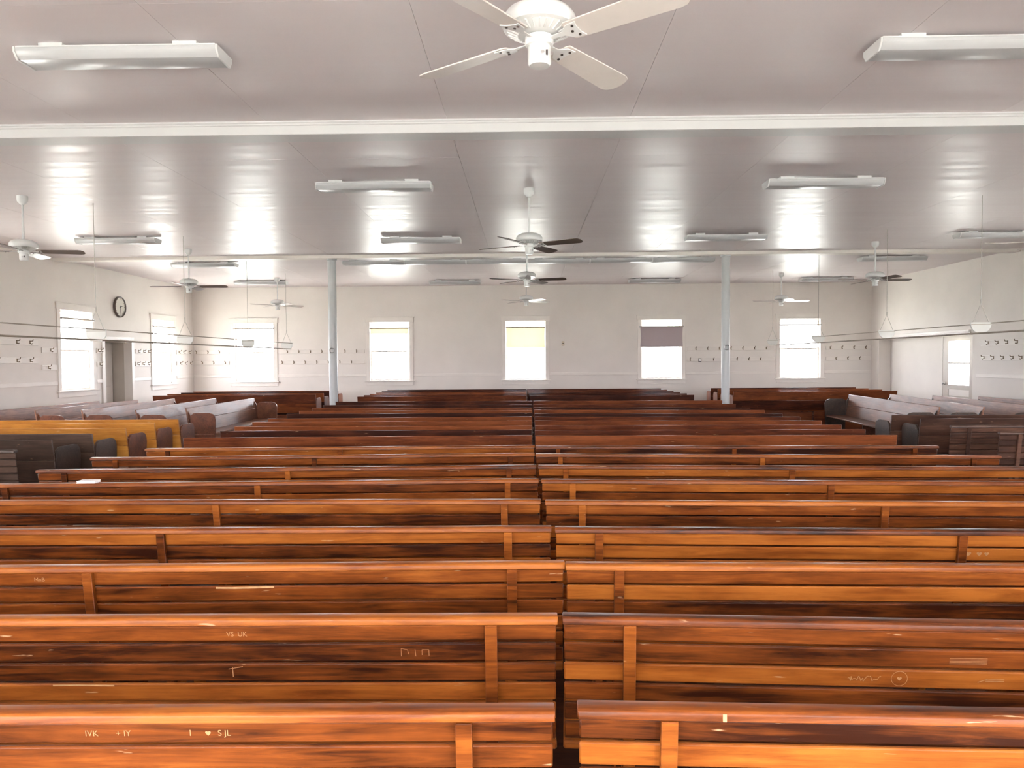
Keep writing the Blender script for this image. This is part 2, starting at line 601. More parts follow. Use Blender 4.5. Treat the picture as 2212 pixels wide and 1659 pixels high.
# left doorway: deep reveal, casing, panelled door at the back of it
d1 = sempty('door_1')
MB().add(*boxmap(LD0 - 0.11, LD0, -0.022, 0, 0, DH + 0.11, AT_L)).build('door_casing', M['trim'], d1, 0.003)
MB().add(*boxmap(LD1, LD1 + 0.11, -0.022, 0, 0, DH + 0.11, AT_L)).build('door_casing', M['trim'], d1, 0.003)
MB().add(*boxmap(LD0, LD1, -0.022, 0, DH, DH + 0.11, AT_L)).build('door_casing', M['trim'], d1, 0.003)
rv = MB()
rv.add(*boxmap(LD0 - 0.05, LD0, WT, 0.50, 0, DH, AT_L)).add(*boxmap(LD1, LD1 + 0.05, WT, 0.50, 0, DH, AT_L))
rv.add(*boxmap(LD0 - 0.05, LD1 + 0.05, WT, 0.50, DH, DH + 0.05, AT_L)).add(*boxmap(LD0 - 0.05, LD1 + 0.05, 0.50, 0.55, 0, DH + 0.05, AT_L))
rv.build('reveal', M['door'], d1)
lf = MB().add(*boxmap(LD0 + 0.02, LD1 - 0.02, 0.42, 0.46, 0.01, DH - 0.01, AT_L)).build('door_leaf', M['trim'], d1)
for (u0, u1, z0, z1) in ((0.10, 0.46, 1.05, 1.85), (0.58, 0.94, 1.05, 1.85), (0.10, 0.46, 0.2, 0.9), (0.58, 0.94, 0.2, 0.9)):
    MB().add(*boxmap(LD0 + u0, LD0 + u1, 0.405, 0.42, z0, z1, AT_L)).build('door_panel', M['trim'], lf, 0.012)
MB().lathe([(0.0, -0.0), (0.03, 0.0), (0.03, 0.02), (0.012, 0.03), (0.012, 0.05), (0.03, 0.06), (0.03, 0.085), (0.0, 0.095)], 14, 'x', (XL - 0.42, LD0 + 0.08, 1.0)).build('door_knob', M['steel'], lf)
# closer box over the doorway
cl = thing('door_closer', 'small painted door closer on the head of the doorway beneath the clock', 'door closer', (XL + 0.03, 16.3, DH + 0.02))
MB().box(-0.008, 0.06, -0.12, 0.12, -0.03, 0.03).build('closer_body', M['trim'], cl, 0.008)
MB().tube((0.03, 0.08, -0.03), (0.10, -0.12, -0.045), 0.008, 6).tube((0.03, 0.08, -0.045), (0.03, 0.08, -0.02), 0.012, 8).build('closer_arm', M['ivory'], cl)

# right bay: reveal, back wall, shelf trim over it, glazed door
bay = MB()
at = AT_R
bay.add(*boxmap(RB1, RB1 + 0.05, WT, 0.36, 0, RBH, at))
bay.add(*boxmap(RB0 - 0.05, RB1 + 0.05, WT, 0.80, RBH, RBH + 0.05, at))
bay.add(*boxmap(17.05, RB1 + 0.05, 0.31, 0.36, 0, RBH, at))
bay.add(*boxmap(RB0 - 0.05, RB0, WT, 0.36, 0, RBH, at))
bay.add(*boxmap(RB0, 15.82, 0.31, 0.36, 0, RBH, at))
struct(bay.build('wall_bay', M['wall']))
struct(MB().add(*boxmap(15.45, 19.2, -0.05, 0, 2.085, 2.13, at)).add(*boxmap(15.45, 19.2, -0.022, 0, 2.02, 2.085, at)).build('trim_20', M['trim'], bevel=0.003))
d2 = sempty('door_2')
DU0, DU1, DV, ST = 15.82, 17.05, 0.315, 0.22
f2 = MB()
f2.add(*boxmap(DU0, DU0 + ST, DV, DV + 0.04, 0, RBH, at)).add(*boxmap(DU1 - ST, DU1, DV, DV + 0.04, 0, RBH, at))
for z0, z1 in ((0, 0.2), (0.66, 0.72), (0.86, 0.96), (1.42, 1.455), (1.92, RBH)):
    f2.add(*boxmap(DU0 + ST, DU1 - ST, DV, DV + 0.04, z0, z1, at))
leaf2 = f2.build('door_leaf', M['door'], d2)
MB().add(*boxmap(DU0 + ST, DU1 - ST, DV + 0.018, DV + 0.022, 0.96, 1.42, at)).build('pane', M['glass'], leaf2)
MB().add(*boxmap(DU0 + ST, DU1 - ST, DV + 0.018, DV + 0.022, 1.455, 1.92, at)).build('pane', M['glass'], leaf2)
MB().add(*boxmap(DU0 + ST, DU1 - ST, DV + 0.012, DV + 0.028, 0.72, 0.86, at)).build('door_panel', M['trim'], leaf2)
MB().add(*boxmap(DU0 + ST, DU1 - ST, DV + 0.012, DV + 0.028, 0.2, 0.66, at)).build('door_panel', M['door'], leaf2)
MB().lathe([(0.0, 0), (0.028, -0.01), (0.028, -0.03), (0.012, -0.04), (0.03, -0.06), (0.0, -0.075)], 14, 'x', (XR + DV, DU1 - 0.11, 0.98)).build('door_knob', M['steel'], leaf2)
ld = bpy.data.lights.new('door_portal', 'AREA')
ld.shape = 'RECTANGLE'
ld.size, ld.size_y = 0.76, 0.96
ld.cycles.is_portal = True
lo = bpy.data.objects.new('door_portal', ld)
COL.objects.link(lo)
lo.location = (XR + DV + 0.06, (DU0 + DU1) / 2, 1.44)
lo.rotation_euler = Vector((-1, 0, 0)).to_track_quat('-Z', 'Z').to_euler()


# ---------------------------------------------------------------- columns
def column(x, label, ybot=0.0):
    c = thing('column', label, 'column', (x, BEAM2 + 0.11, 0), 0, 'round columns under the beam')
    MB().lathe([(0.078, 0.03), (0.078, CH - 0.09)], 24).build('shaft', M['grey'], c)
    MB().lathe([(0.11, 0.0), (0.11, 0.02), (0.078, 0.03)], 24).build('base', M['grey'], c)
    MB().lathe([(0.078, CH - 0.09), (0.095, CH - 0.085), (0.095, CH - 0.06)], 24).build('capital', M['grey'], c)
    s = MB()
    for i in range(12):
        t, u = 2 * PI * i / 12, 2 * PI * (i + 1) / 12
        s.tube((0.045 * math.cos(t), -0.086, 1.78 + 0.045 * math.sin(t)), (0.045 * math.cos(u), -0.086, 1.78 + 0.045 * math.sin(u)), 0.009, 6)
    s.build('bracket_ring', M['steel'], c)
    MB().lathe([(0.081, 1.72), (0.081, 1.735)], 24).build('strap', M['grey'], c)
    return c


column(-3.60, 'round white column on the clock side of the room, under the far beam')
column(3.75, 'round white column on the glazed door side, under the far beam')


# ---------------------------------------------------------------- benches
def yb(z):
    return -0.028 + (0.83 - z) * 0.15                          # centre of the leaning back at height z


def face(z):
    return yb(z) - 0.0076


def slat_prism(z0, z1, x0, x1, t=0.014, bev=0.004):
    h = t / 2
    return MB().prism([(yb(z0) - h, z0), (yb(z1) - h, z1), (yb(z1) + h, z1), (yb(z0) + h, z0)], 'x', x0, x1).mesh('back_slat', None, bev)


_cache = {}


def with_mat(me, mat):
    me.materials.clear()
    me.materials.append(mat)
    return me


SLATS = []
z = 0.825
for k in range(6):
    h = 0.048 if k == 0 else 0.0545
    SLATS.append((z - h, z))
    z -= h + 0.0075


def slatted(mat, L):
    key = ('s', mat, round(L, 2))
    if key in _cache:
        return _cache[key]
    m = M[mat]
    h = L / 2
    P = []
    P.append(('cap_rail', MB().prism([(-0.050, 0.829), (-0.050, 0.845), (-0.044, 0.851), (-0.004, 0.851), (0.0, 0.847), (0.0, 0.829)], 'x', -h, h).mesh('cap_rail', m, 0.002)))
    for z0, z1 in SLATS:
        P.append(('back_slat', with_mat(slat_prism(z0, z1, -h + 0.004, h - 0.004), m)))
    for x in (-h + 0.19, 0, h - 0.19):
        w_ = 0.0175
        P.append(('back_post', MB().prism([(yb(0.829) - 0.026, 0.829), (yb(0.829) - 0.0072, 0.829), (yb(0.44) - 0.0072, 0.44), (0.06, 0.0), (0.02, 0.0), (yb(0.44) - 0.028, 0.44)], 'x', x - w_, x + w_).mesh('back_post', m, 0.002)))
        P.append(('leg_panel', MB().prism([(0.062, 0.0), (0.10, 0.42), (0.34, 0.42), (0.36, 0.0), (0.30, 0.0), (0.27, 0.12), (0.15, 0.12), (0.12, 0.0)], 'x', x - 0.016, x + 0.016).mesh('leg_panel', m)))
    P.append(('seat', MB().box(-h, h, 0.045, 0.375, 0.42, 0.445).mesh('seat', m, 0.006)))
    _cache[key] = P
    return P


def plain_bench(mat, L, arms=False, armmat=None, backmat=None, shadow_fill=False):
    key = ('p', mat, round(L, 2), arms, armmat, backmat, shadow_fill)
    if key in _cache:
        return _cache[key]
    m = M[mat]
    bm_ = M[backmat or mat]
    h = L / 2
    yy = lambda z: (0.851 - z) * 0.17 - 0.011
    P = []

    def bd(z0, z1):
        return MB().prism([(yy(z0) - 0.011, z0), (yy(z1) - 0.011, z1), (yy(z1) + 0.011, z1), (yy(z0) + 0.011, z0)], 'x', -h, h).mesh('back_board', bm_, 0.004)
    P.append(('back_board', bd(0.652, 0.851)))
    P.append(('back_board', bd(0.44, 0.649)))
    P.append(('seat', MB().box(-h, h, 0.075, 0.43, 0.42, 0.445).mesh('seat', bm_, 0.008)))
    xsp = (0,) if arms else (-h + 0.12, 0, h - 0.12)
    for x in xsp:
        P.append(('leg_panel', MB().prism([(0.06, 0.0), (0.085, 0.42), (0.40, 0.42), (0.42, 0.0), (0.34, 0.0), (0.31, 0.12), (0.17, 0.12), (0.14, 0.0)], 'x', x - 0.016, x + 0.016).mesh('leg_panel', m)))
    if arms:
        am = M[armmat or mat]
        for x in (-h + 0.002, h - 0.026):
            pts = [(0.075, 0.0), (0.055, 0.70), (0.075, 0.745), (0.115, 0.77), (0.36, 0.77), (0.415, 0.755), (0.45, 0.715), (0.458, 0.66), (0.45, 0.50), (0.44, 0.0)]
            P.append(('arm_panel', MB().prism(pts, 'x', x, x + 0.024).mesh('arm_panel', am, 0.003)))
        for x in (-h + 0.03, h - 0.055):
            P.append(('back_bracket', MB().prism([(yy(0.80) + 0.0115, 0.80), (yy(0.70) + 0.035, 0.74), (yy(0.60) + 0.035, 0.60), (yy(0.46) + 0.0115, 0.46)], 'x', x, x + 0.025).mesh('back_bracket', am)))
    if shadow_fill:
        P.append(('shadow_board', MB().box(-h + 0.03, h - 0.03, 0.10, 0.12, 0.0, 0.40).mesh('shadow_board', m)))  # added board darkens the gap under the seat, standing in for shade
    _cache[key] = P
    return P


ORD = ['first', 'second', 'third', 'fourth', 'fifth', 'sixth', 'seventh', 'eighth', 'ninth', 'tenth', 'eleventh', 'twelfth', 'thirteenth',
       'fourteenth', 'fifteenth', 'sixteenth', 'seventeenth', 'eighteenth', 'nineteenth', 'twentieth']


def bench(parts, A, B, label, group):
    """Bench whose back top runs from A to B; sitters face the left of that direction."""
    dx, dy = B[0] - A[0], B[1] - A[1]
    t = thing('bench', label, 'bench', ((A[0] + B[0]) / 2, (A[1] + B[1]) / 2, 0.0), math.atan2(dy, dx), group)
    ps = []
    for n, me in parts:
        ps.append(link(n, me, t))
    t['length'] = math.hypot(dx, dy)
    return t, ps


LB = 3.42


def ends(A, ang, L=LB, from_right=False):
    c, s = math.cos(R(ang)), math.sin(R(ang))
    if from_right:
        return (A[0] - L * c, A[1] - L * s), A
    return A, (A[0] + L * c, A[1] + L * s)


rows_right = [(0.108, 1.592, -2.2), (0.105, 2.152, -3.3), (0.143, 2.697, -1.7), (0.129, 3.272, -2.4), (0.104, 3.895, -2.3), (0.100, 4.58, -3.4),
              (0.091, 5.189, -3.3), (0.085, 5.82, -3.9), (0.089, 6.338, -2.1)]
rows_left = [(0.058, 1.579, 0.6), (0.089, 2.148, 0.3), (0.139, 2.716, 1.2), (0.112, 3.291, 0.5), (0.080, 3.921, -0.8), (0.080, 4.60, 1.7),
             (0.076, 5.20, 1.9), (0.074, 5.86, 2.2), (0.082, 6.40, 1.5)]
G_NR, G_NL = 'capped slatted benches on the glazed door side of the centre gap', 'capped slatted benches on the clock side of the centre gap'
NR, NL = [], []
for i, (x, y, a) in enumerate(rows_right):
    A, B = ends((x, y), a, LB + (0.0 if i < 8 else -0.12))
    NR.append(bench(slatted('near', LB if i < 8 else LB - 0.12), A, B, 'slatted bench with cap rail, %s row from viewer, glazed-door side of centre gap' % ORD[i], G_NR))
for i, (x, y, a) in enumerate(rows_left):
    A, B = ends((x, y), a, LB + (0.0 if i < 8 else -0.12), True)
    NL.append(bench(slatted('near', LB if i < 8 else LB - 0.12), A, B, 'slatted bench with cap rail, %s row from viewer, clock side of centre gap' % ORD[i], G_NL))

pr_ = [((0.095, 7.19), (3.48, 7.06)), ((0.10, 7.71), (3.45, 7.65)), ((0.108, 8.30), (3.43, 8.17)), ((0.117, 8.965), (3.43, 8.72)), ((0.125, 9.59), (3.40, 9.30)),
       ((0.13, 10.17), (3.37, 9.85)), ((0.13, 10.90), (3.36, 10.55)), ((0.13, 11.46), (3.31, 11.05)), ((0.139, 12.295), (3.37, 12.02)), ((0.151, 13.262), (3.42, 13.02))]
pl_ = [((-3.295, 7.16), (0.071, 7.24)), ((-3.22, 7.85), (0.077, 7.80)), ((-3.28, 8.40), (0.082, 8.25)), ((-3.30, 9.00), (0.089, 8.965)), ((-3.28, 9.50), (0.097, 9.63)),
       ((-3.31, 10.37), (0.103, 10.26)), ((-3.31, 10.94), (0.109, 10.83)), ((-3.31, 11.62), (0.114, 11.36)), ((-3.34, 12.40), (0.123, 12.17)), ((-3.40, 13.40), (0.134, 13.26))]
for i, (A, B) in enumerate(pr_):
    L = math.dist(A, B)
    bench(plain_bench('plain', round(L - 0.005, 2)), A, B, 'plain red-brown bench, %s row behind slatted ones, glazed-door side of centre gap' % ORD[i], 'plain middle benches on the glazed door side')
for i, (A, B) in enumerate(pl_):
    L = math.dist(A, B)
    bench(plain_bench('plain', round(L - 0.005, 2)), A, B, 'plain red-brown bench, %s row behind slatted ones, clock side of centre gap' % ORD[i], 'plain middle benches on the clock side')
for i, y in enumerate((15.22, 15.84, 16.48, 17.15, 17.85, 18.60)):
    bench(plain_bench('plain', 3.46), (-3.43, y + 0.04), (0.05, y), 'far plain bench between columns, %s row past cross aisle, clock side of gap' % ORD[i], 'far centre benches on the clock side')
    bench(plain_bench('plain', 3.3), (0.085, y - 0.06), (3.42 - 0.02 * i, y - 0.10), 'far plain bench between columns, %s row past cross aisle, door side of gap' % ORD[i], 'far centre benches on the glazed door side')

# block beside the left wall (backs to the viewer)
for i, (x, y, mt, kind) in enumerate([(-4.42, 9.49, 'daylit', 'honey-yellow bench with arm panels'), (-4.45, 8.93, 'daylit', 'honey-yellow bench with arm panels'),
                                      (-4.44, 8.26, 'daylit', 'honey-yellow bench with arm panels'), (-4.45, 7.63, 'umber', 'dark brown bench with arm panels'),
                                      (-4.50, 7.05, 'umber', 'dark brown bench with arm panels'), (-4.29, 6.25, 'umber', 'dark brown slatted bench with cap rail')]):
    A, B = ends((x, y), 0.3, LB, True)
    pp = slatted('umber', LB) if i == 5 else plain_bench(mt, LB, True, 'umber' if mt == 'umber' else 'armwood')
    bench(pp, A, B, '%s by clock wall, %s row from polished side benches' % (kind, ORD[i]), 'benches by the clock wall facing away')
# block beside the right wall
for i, (x, y, sl) in enumerate([(4.59, 9.46, 0), (4.66, 8.91, 0), (4.51, 8.03, 1), (4.56, 7.30, 1)]):
    A, B = ends((x, y), -1.5)
    pp = slatted('russet', LB) if sl else plain_bench('russet', LB, True, 'umber')
    bench(pp, A, B, '%s by glazed-door wall, %s row from polished side benches' % ('russet slatted bench with cap rail' if sl else 'plain russet bench with arm panel', ORD[i]), 'benches by the glazed door wall facing away')

# side benches along the left wall, facing the middle (A far end, B near end)
for i, (fx, fy, nx, ny) in enumerate([(-5.42, 14.93, -5.36, 11.77), (-6.22, 15.0, -5.98, 11.42), (-7.04, 14.96, -6.85, 11.47), (-7.58, 14.55, -7.60, 11.50), (-8.16, 14.23, -8.20, 10.9)]):
    L = math.dist((fx, fy), (nx, ny))
    bench(plain_bench('gloss', round(L - 0.005, 2), True, 'armwood'), (fx, fy), (nx, ny), 'polished side bench with rounded arm panels, %s from the clock wall' % ORD[4 - i], 'side benches along the clock wall')
for i, (nx, ny, fx, fy) in enumerate([(6.02, 10.98, 6.35, 14.80), (6.62, 10.92, 7.20, 14.90), (7.45, 10.8, 7.70, 14.29), (8.25, 10.4, 8.30, 13.85)]):
    L = math.dist((fx, fy), (nx, ny))
    bench(plain_bench('gloss', round(L - 0.005, 2), True, 'umber'), (nx, ny), (fx, fy), 'polished side bench with dark arm panels, %s from the glazed-door wall' % ORD[3 - i], 'side benches along the glazed door wall')
# far corner blocks
for i, y in enumerate((16.35, 17.05, 17.75, 18.45)):
    bench(plain_bench('plain', 3.6, True, 'armwood', None, True), (-8.18 - 0.04 * i, y), (-4.58 + 0.02 * i, y), 'far corner bench below the clock wall windows, %s row from the side benches' % ORD[i], 'far corner benches on the clock side')
    bench(plain_bench('plain', 3.5, True, 'armwood', None, True), (4.53 + 0.02 * i, y), (8.03, y - 0.05), 'far corner bench near the glazed door, %s row from the side benches' % ORD[i], 'far corner benches on the door side')


# carved letters and scraped spots on the nearest benches (thin raised bare wood, each under its slat)
def text_mesh(txt, size):
    cu_ = bpy.data.curves.new('carving', 'FONT')
    cu_.body = txt
    cu_.size = size
    to = bpy.data.objects.new('carving', cu_)
    COL.objects.link(to)
    bpy.context.view_layer.update()
    me = bpy.data.meshes.new_from_object(to)
    bpy.data.objects.remove(to)
    return [tuple(v.co) for v in me.vertices], [tuple(p.vertices) for p in me.polygons]


def carve(bt, slat, x, z, vs, fs, name='carving'):
    """bt bench tuple, slat index, x along the bench from its middle, z height."""
    part = [p for p in bt[1] if p.name.startswith('back_slat')][slat]
    out = [(x + v[0], face(z + v[1]) - 0.0006, z + v[1]) for v in vs]
    return MB().add(out, fs).build(name, M['bare'] if name == 'scraped_edge' else M['carved'], part)


def strokes(segs, r=0.0008):
    vs, fs = [], []
    for (x0, y0, x1, y1) in segs:
        l = math.hypot(x1 - x0, y1 - y0) or 1e-6
        nx, ny = -(y1 - y0) / l * r, (x1 - x0) / l * r
        o = len(vs)
        vs += [(x0 + nx, y0 + ny), (x0 - nx, y0 - ny), (x1 - nx, y1 - ny), (x1 + nx, y1 + ny)]
        fs.append((o, o + 1, o + 2, o + 3))
    return vs, fs


def heart(s):
    pts = []
    for i in range(20):
        t = 2 * PI * i / 20
        pts.append((s * 0.0625 * 16 * math.sin(t) ** 3, s * 0.0625 * (13 * math.cos(t) - 5 * math.cos(2 * t) - 2 * math.cos(3 * t) - math.cos(4 * t))))
    return pts, [tuple(range(20))]


def ring(rad, wd, n=24):
    vs = [((rad + q) * math.cos(2 * PI * i / n), (rad + q) * math.sin(2 * PI * i / n)) for q in (0, wd) for i in range(n)]
    return vs, [(i, (i + 1) % n, (i + 1) % n + n, i + n) for i in range(n)]


def local_x(bt, X):
    return X - bt[0].location.x


zc = lambda k: (SLATS[k][0] + SLATS[k][1]) / 2
b = NL[0]
carve(b, 0, local_x(b, -0.93), zc(0) - 0.006, *text_mesh('IVK', 0.019))
carve(b, 0, local_x(b, -0.865), zc(0) - 0.006, *text_mesh('+ IY', 0.019))
carve(b, 0, local_x(b, -0.71), zc(0) - 0.006, *text_mesh('I', 0.02))
vs, fs = heart(0.006)
carve(b, 0, local_x(b, -0.67), zc(0), vs, fs)
carve(b, 0, local_x(b, -0.65), zc(0) - 0.006, *text_mesh('S JL', 0.019))
b = NL[1]
carve(b, 0, local_x(b, -0.86), zc(0) - 0.008, *text_mesh('VS  UK', 0.02))
carve(b, 1, local_x(b, -0.33), zc(1), *strokes([(-0.03, 0.012, -0.03, -0.012), (-0.03, 0.012, -0.012, 0.008), (-0.012, 0.008, -0.008, -0.006), (0.01, 0.01, 0.012, -0.012), (0.03, 0.008, 0.03, -0.008), (0.03, 0.008, 0.05, 0.008), (0.05, 0.008, 0.05, -0.01)], 0.0006))
carve(b, 2, local_x(b, -0.85), SLATS[2][1] - 0.010, *strokes([(-0.012, -0.006, 0.03, 0.002), (0.0, 0.0, 0.0, -0.03)], 0.0012))
carve(b, 3, local_x(b, -1.28), SLATS[3][1] - 0.004, *strokes([(-0.1, 0, -0.04, 0.001), (-0.04, 0.001, 0.08, -0.001)], 0.0022), name='scraped_edge')
b = NL[2]
carve(b, 0, local_x(b, -1.77), zc(0) - 0.006, *text_mesh('MnB', 0.021))
carve(b, 1, local_x(b, -1.02), SLATS[1][1] - 0.0045, *strokes([(-0.10, 0.0, -0.04, -0.001), (-0.04, -0.001, 0.11, 0.001)], 0.0036), name='scraped_edge')
b = NR[1]
sg = []
rn = random.Random(3)
px, py = 0.0, 0.0
for i in range(26):
    nx, ny = px + 0.0035 * rn.uniform(0.2, 1.6), rn.uniform(-0.009, 0.009)
    sg.append((px, py, nx, ny))
    px, py = nx, ny
carve(b, 2, local_x(b, 0.90), zc(2), *strokes(sg, 0.0009))
carve(b, 2, local_x(b, 1.04), zc(2) + 0.002, *ring(0.021, 0.0014))
carve(b, 2, local_x(b, 1.04), zc(2) + 0.002, *heart(0.0065))
carve(b, 1, local_x(b, 1.22), zc(1) - 0.004, *strokes([(-0.05, 0.004 * k, 0.05, 0.004 * k + 0.001) for k in range(-2, 3)], 0.0006))
carve(b, 2, local_x(b, 1.29), zc(2), *strokes([(-0.02, 0.0, 0.03, 0.001), (-0.02, 0.004, 0.03, 0.006), (-0.04, -0.004, -0.015, 0.006)], 0.001))
b = NR[3]
for q, s in ((1.87, 0.012), (1.915, 0.011), (1.945, 0.010)):
    carve(b, 1, local_x(b, q), zc(1) + 0.004, *heart(s))
# pale wood filler patch let into the cap rail of the nearest bench
b = NR[0]
cap = [p for p in b[1] if p.name.startswith('cap_rail')][0]
MB().box(local_x(b, 0.405), local_x(b, 0.413), -0.0508, -0.0495, 0.830, 0.846).build('filler_patch', M['bare'], cap)

# a white booklet on the sixth cap rail
bl = NL[5][0]
a6 = R(1.7)
bk = thing('booklet', 'small white booklet lying on a cap rail of the slatted benches', 'booklet', (-2.66, 4.505, 0.8512), a6)
MB().box(-0.055, 0.055, -0.034, 0.034, 0.0, 0.003).build('back_cover', M['paper'], bk)
MB().box(-0.054, 0.053, -0.033, 0.033, 0.003, 0.011).build('pages', M['paper'], bk)
MB().box(-0.055, 0.055, -0.034, 0.034, 0.011, 0.014).build('front_cover', M['paper'], bk)


# ---------------------------------------------------------------- ceiling fans
def fan_parts(nb, bladem='blade'):
    P = []
    P.append(('canopy', MB().lathe([(0.058, 0.0), (0.060, -0.03), (0.056, -0.065), (0.03, -0.095), (0.016, -0.105)], 24).mesh('canopy', M['white'])))
    P.append(('downrod', MB().tube((0, 0, -0.09), (0, 0, -0.535), 0.012, 12).mesh('downrod', M['white'])))
    P.append(('motor_housing', MB().lathe([(0.02, -0.51), (0.05, -0.514), (0.10, -0.522), (0.133, -0.538), (0.151, -0.562), (0.154, -0.59), (0.147, -0.605), (0.132, -0.611)], 40).mesh('motor_housing', M['white'])))
    v = MB().lathe([(0.13, -0.6115), (0.112, -0.622), (0.085, -0.631), (0.058, -0.634)], 40)
    for i in range(28):
        t = 2 * PI * i / 28
        c, s = math.cos(t), math.sin(t)
        v.tube((0.131 * c, 0.131 * s, -0.6125), (0.088 * c, 0.088 * s, -0.631), 0.0045, 5)
    P.append(('vent_ring', v.mesh('vent_ring', M['white'])))
    P.append(('collar', MB().lathe([(0.05, -0.634), (0.058, -0.638), (0.060, -0.662), (0.056, -0.672), (0.048, -0.675)], 32).mesh('collar', M['white'])))
    P.append(('switch_housing', MB().lathe([(0.046, -0.675), (0.048, -0.680), (0.048, -0.745), (0.042, -0.755), (0.0, -0.757)], 32).mesh('switch_housing', M['white'])))
    P.append(('screw', MB().tube((0.012, -0.046, -0.715), (0.012, -0.052, -0.715), 0.008, 10).mesh('screw', M['steel'])))
    P.append(('pull_switch', MB().box(0.026, 0.034, -0.046, -0.036, -0.725, -0.705).mesh('pull_switch', M['dark'])))
    iron = MB().prism([(0.052, -0.010), (0.12, -0.013), (0.155, -0.042), (0.205, -0.048), (0.195, -0.020), (0.195, 0.020), (0.205, 0.048), (0.155, 0.042), (0.12, 0.013), (0.052, 0.010)], 'z', -0.004, 0.0)
    iron_me = iron.mesh('blade_iron', M['white'], 0.0012)
    scr = MB()
    for x, y in ((0.182, -0.03), (0.182, 0.03), (0.165, 0.0)):
        scr.tube((x, y, -0.0078), (x, y, -0.004), 0.006, 8)
    scr_me = scr.mesh('screw_heads', M['dark'])
    pts = [(0.150, -0.056), (0.60, -0.070), (0.635, -0.062), (0.655, -0.038), (0.662, 0.0), (0.655, 0.038), (0.635, 0.062), (0.60, 0.070), (0.150, 0.056), (0.140, 0.04), (0.140, -0.04)]
    blade_me = MB().prism(pts, 'z', 0.0, 0.006).mesh('blade', M[bladem], 0.0015)
    return P, iron_me, scr_me, blade_me, nb


FP4, FPB, FP5 = fan_parts(4), fan_parts(4, 'brownblade'), fan_parts(5, 'brownblade')


def fan(x, y, phase, label, FP=FP4, dip=0.0):
    P, im, sm, bm_, nb = FP
    t = thing('ceiling_fan', label, 'ceiling fan', (x, y, CH), 0, 'white ceiling fans on downrods')
    for n, me in P:
        link(n, me, t)
    for i in range(nb):
        a = R(phase + 360.0 * i / nb)
        m = Matrix.Rotation(a, 4, 'Z') @ Matrix.Translation((0, 0, -0.652)) @ Matrix.Rotation(R(-12), 4, 'X')
        o = link('blade_iron', im, t)
        o.matrix_local = m
        link('screw_heads', sm, o)
        o2 = link('blade', bm_, t)
        o2.matrix_local = m
    return t


fan(0.07, 3.15, 53, 'white ceiling fan closest above the slatted benches, before the near beam')
fan(0.064, 8.70, 62, 'white centre fan whose canopy shows between the two beams', FPB)
fan(0.05, 12.5, 60, 'white five-bladed centre fan just in front of the row of joined lamps', FP5)
fan(0.05, 17.0, 38, 'small centre fan hanging before the yellow-shaded window')
fan(-5.90, 8.80, 12, 'white ceiling fan near the clock wall, first along that side', FPB)
fan(-5.85, 13.05, 5, 'white ceiling fan near the clock wall, second along that side', FPB)
fan(-5.80, 17.6, 45, 'white ceiling fan near the clock wall, in front of the back wall')
fan(6.05, 8.80, 170, 'white ceiling fan near the glazed door wall, only a blade in view')
fan(6.00, 12.97, 8, 'white ceiling fan near the glazed door wall, second along that side', FPB)
fan(5.98, 17.6, 2, 'white ceiling fan near the glazed door wall, in front of the back wall')


# ---------------------------------------------------------------- lamps
def lamp_parts(L):
    h = L / 2
    prof = [(-0.118, -0.034), (0.118, -0.034), (0.118, -0.058), (0.086, -0.100), (-0.086, -0.100), (-0.118, -0.058)]
    capf = [(-0.121, -0.031), (0.121, -0.031), (0.121, -0.060), (0.088, -0.104), (-0.088, -0.104), (-0.121, -0.060)]
    P = [('housing', MB().box(-h + 0.014, h - 0.014, -0.115, 0.115, -0.034, -0.026).mesh('housing', M['white'])),
         ('diffuser', MB().prism(prof, 'x', -h + 0.012, h - 0.012).mesh('diffuser', M['lens'], 0.003))]
    for a in (-h, h - 0.012):
        P.append(('end_cap', MB().prism(capf, 'x', a, a + 0.012).mesh('end_cap', M['white'], 0.002)))
    for x in (-h * 0.66, h * 0.66):
        P.append(('mounting_bracket', MB().box(x - 0.075, x + 0.075, -0.09, 0.09, -0.027, 0.002).mesh('mounting_bracket', M['white'], 0.002)))
    return P


LP = lamp_parts(1.26)
LP6 = lamp_parts(1.20)


def lamp(x, y, label, P=LP, rz=0.0, grp='unlit ceiling lamps'):
    t = thing('ceiling_lamp', label, 'ceiling lamp', (x, y, CH), rz, grp)
    for n, me in P:
        link(n, me, t)


lamp(-2.49, 4.72, 'unlit strip lamp on the near ceiling, clock side of the big fan')
lamp(2.80, 4.76, 'unlit strip lamp on the near ceiling, glazed door side of the big fan')
lamp(-1.63, 8.28, 'unlit strip lamp just beyond the near beam, clock side')
lamp(3.29, 8.36, 'unlit strip lamp just beyond the near beam, glazed door side')
lamp(-6.37, 11.75, 'unlit strip lamp between the beams, closest to the clock wall')
lamp(-1.63, 12.0, 'unlit strip lamp between the beams, beside the centre fans on the clock side')
lamp(3.20, 12.02, 'unlit strip lamp between the beams, beside the centre fans on the door side')
lamp(7.47, 12.04, 'unlit strip lamp between the beams, closest to the glazed door wall')
lamp(-6.30, 14.78, 'unlit strip lamp past the far beam, behind the second clock-side fan')
lamp(7.17, 14.80, 'unlit strip lamp past the far beam, near the glazed door wall')
for k in range(6):
    lamp(-2.92 + 1.20 * k, 14.66, 'strip lamp in the joined row behind the far beam, %s of six from clock side' % ORD[k], LP6, 0.0, 'joined row of strip lamps')
lamp(-6.39, 18.2, 'unlit strip lamp by the back wall, closest to the clock wall')
lamp(-1.69, 18.5, 'unlit strip lamp by the back wall, clock side of the centre fans')
lamp(3.20, 18.54, 'unlit strip lamp by the back wall, door side of the centre fans')
lamp(7.40, 18.58, 'unlit strip lamp by the back wall, closest to the glazed door wall')


